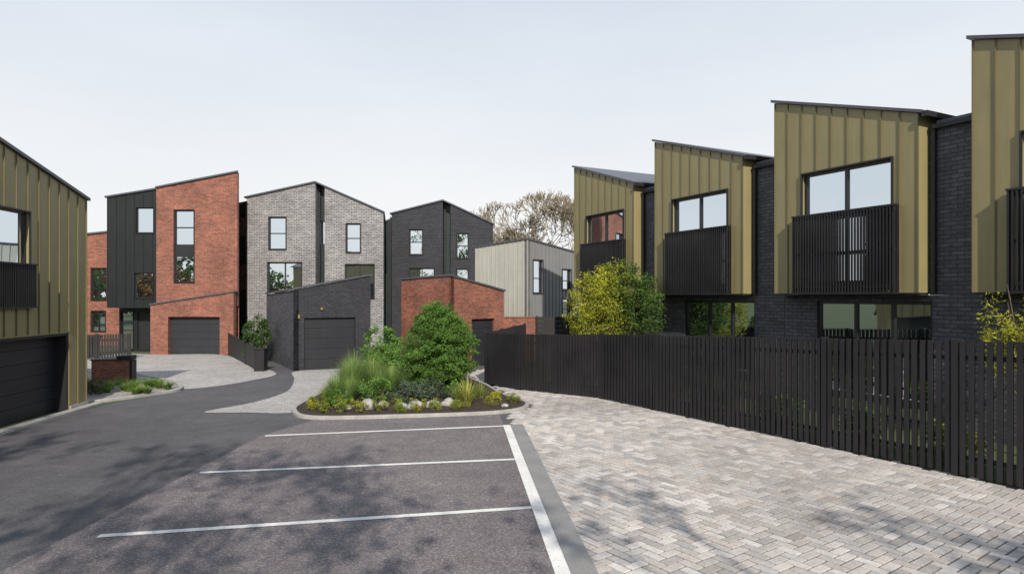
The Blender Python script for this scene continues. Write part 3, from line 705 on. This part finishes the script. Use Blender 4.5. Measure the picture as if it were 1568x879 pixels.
for (x,y,r,h,cc) in ((5.2,17.2,.5,.8,G2),(6.3,15.4,.5,.7,G),(7.3,13.8,.45,.6,G2),(8.2,12.1,.5,.6,YG),(9.2,10.6,.5,.5,G),(9.9,9.3,.5,.6,YG),(4.4,18.8,.5,1.0,G2)):
    bush('garden_shrub',x,y,r,h,cc,36,45,0.04)

def bare(x,y,h,seed,depth=6,r=0.32,rmin=0.02):
    random.seed(seed); V=[];Fc=[];tips=[]
    branch(V,Fc,Vector((x,y,0)),Vector((0,0,1)),h*0.25,r,depth,tips,6,0.72,3,0.1,rmin)
    e=bpy.data.objects.new('bare_tree',None); e.location=(x,y,0); scene.collection.objects.link(e)
    mk('trunk_and_limbs',V,Fc,'twig',Vector((x,y,0)),e)
bare(4.4,61,14.6,3,7,0.42,0.026); bare(1.2,66,11.6,8,7,0.3,0.022)

def leafy(name,x,y,h,seed,cols=G2,dens=1.0,depth=4,spr=0.8):
    random.seed(seed); V=[];Fc=[];tips=[]
    branch(V,Fc,Vector((x,y,0)),Vector((0,0,1)),h*0.27,0.2,depth,tips,6,spr,3,0.1)
    e=bpy.data.objects.new(name,None); e.location=(x,y,0); scene.collection.objects.link(e)
    mk('trunk_and_limbs',V,Fc,'bark',Vector((x,y,0)),e)
    V=[];Fc=[];C=[]
    for t in tips:
        if t.z<4.6: continue     # crown-lifted street trees
        if rnd()<dens*0.75:
            for _ in range(26):
                k=rnd(); q=t+rdir()*U(0,.75)
                if q.z<4.6: continue
                leaf(V,Fc,C,q,(rdir()+Vector((0,0,.5))).normalized(),U(.09,.17),0.6,tuple(Vector(cols[0]).lerp(Vector(cols[1]),k)))
    mk('foliage',V,Fc,'leaf',Vector((x,y,0)),e,C)
    print(name,'max y',max(v.y for v in V),'min z',min(v.z for v in V))
AUT=((0.12,0.07,0.03),(0.25,0.14,0.05))
leafy('street_tree',-6.0,-5.0,13,11,G2,1.35)
leafy('street_tree',-9.0,-5.2,15,17,G2,1.35)
leafy('street_tree',-0.8,-6.0,12,12,YG,0.6)
leafy('street_tree',5.6,-5.0,13,14,AUT,0.5,3,0.5)
random.seed(99)
V=[];Fc=[];C=[]
spots=[(-62+i*5.6+U(-1,1),-34+U(-3,3)) for i in range(23)]+[(-44+U(-2,2),-28+i*6+U(-1,1)) for i in range(9)]
for (x,y) in spots:
    h=U(6.5,9.5); cc=random.choice((G2,G2,AUT,YG))
    crown(V,Fc,C,(x,y,h*0.55),(U(2.6,3.8),U(2.6,3.4),h*0.45),34,20,1.0,0.36,cc,0.7,0.6)
    tube(V,Fc,Vector((x,y,0)),Vector((x,y,h*0.6)),0.25,0.12); C.extend([(0.09,0.06,0.04)]*12)
mk('distant_trees',V,Fc,'leaf',Vector((0,-34,0)),cols=C)

# ------------------------------------------------------------------ light, sky, camera
el=math.radians(33); dirx,diry=0.17,-1.0
az=math.atan2(dirx,diry)
sun=bpy.data.lights.new('sun','SUN'); sun.energy=5.0; sun.angle=math.radians(0.7); sun.color=(1.0,0.915,0.80)
so=bpy.data.objects.new('sun',sun); scene.collection.objects.link(so)
L=Vector((dirx,diry,0)).normalized()*math.cos(el)+Vector((0,0,math.sin(el)))
so.rotation_euler=L.to_track_quat('Z','Y').to_euler(); so.location=(0,0,30)
wd=bpy.data.worlds.new('World'); scene.world=wd; wd.use_nodes=True; nt=wd.node_tree; nt.nodes.clear()
out=nt.nodes.new('ShaderNodeOutputWorld'); bg=nt.nodes.new('ShaderNodeBackground'); bg.inputs[1].default_value=0.1
sky=nt.nodes.new('ShaderNodeTexSky'); sky.sky_type='NISHITA'; sky.sun_disc=False; sky.sun_elevation=el; sky.sun_rotation=az; sky.dust_density=2.0
tc=nt.nodes.new('ShaderNodeTexCoord'); mp=nt.nodes.new('ShaderNodeMapping'); mp.inputs['Scale'].default_value=(1,1,3.5); nt.links.new(tc.outputs['Generated'],mp.inputs[0])
cn=noise_tex(nt,mp.outputs[0],1.6,6,0.55)
cf=ramp(nt,cn,[(0.35,(0.86,)*3),(0.7,(0.98,)*3)])
sp=nt.nodes.new('ShaderNodeSeparateXYZ'); nt.links.new(tc.outputs['Generated'],sp.inputs[0])
veil=ramp(nt,sp.outputs[2],[(0.0,(9.9,9.75,9.6)),(0.14,(9.3,9.4,9.55)),(0.38,(7.7,8.3,9.1)),(0.7,(4.8,5.7,7.2))])
col=mixc(nt,cf,sky.outputs[0],veil)
nt.links.new(col,bg.inputs[0]); nt.links.new(bg.outputs[0],out.inputs[0])
cam=bpy.data.cameras.new('camera'); co=bpy.data.objects.new('camera',cam); scene.collection.objects.link(co)
co.location=(0,0,3.1); co.rotation_euler=(math.radians(90),0,0); cam.sensor_width=36; cam.lens=22.96; cam.shift_y=0.0099; cam.clip_end=2000
scene.camera=co
scene.view_settings.view_transform='Standard'; scene.view_settings.look='None'; scene.view_settings.exposure=0
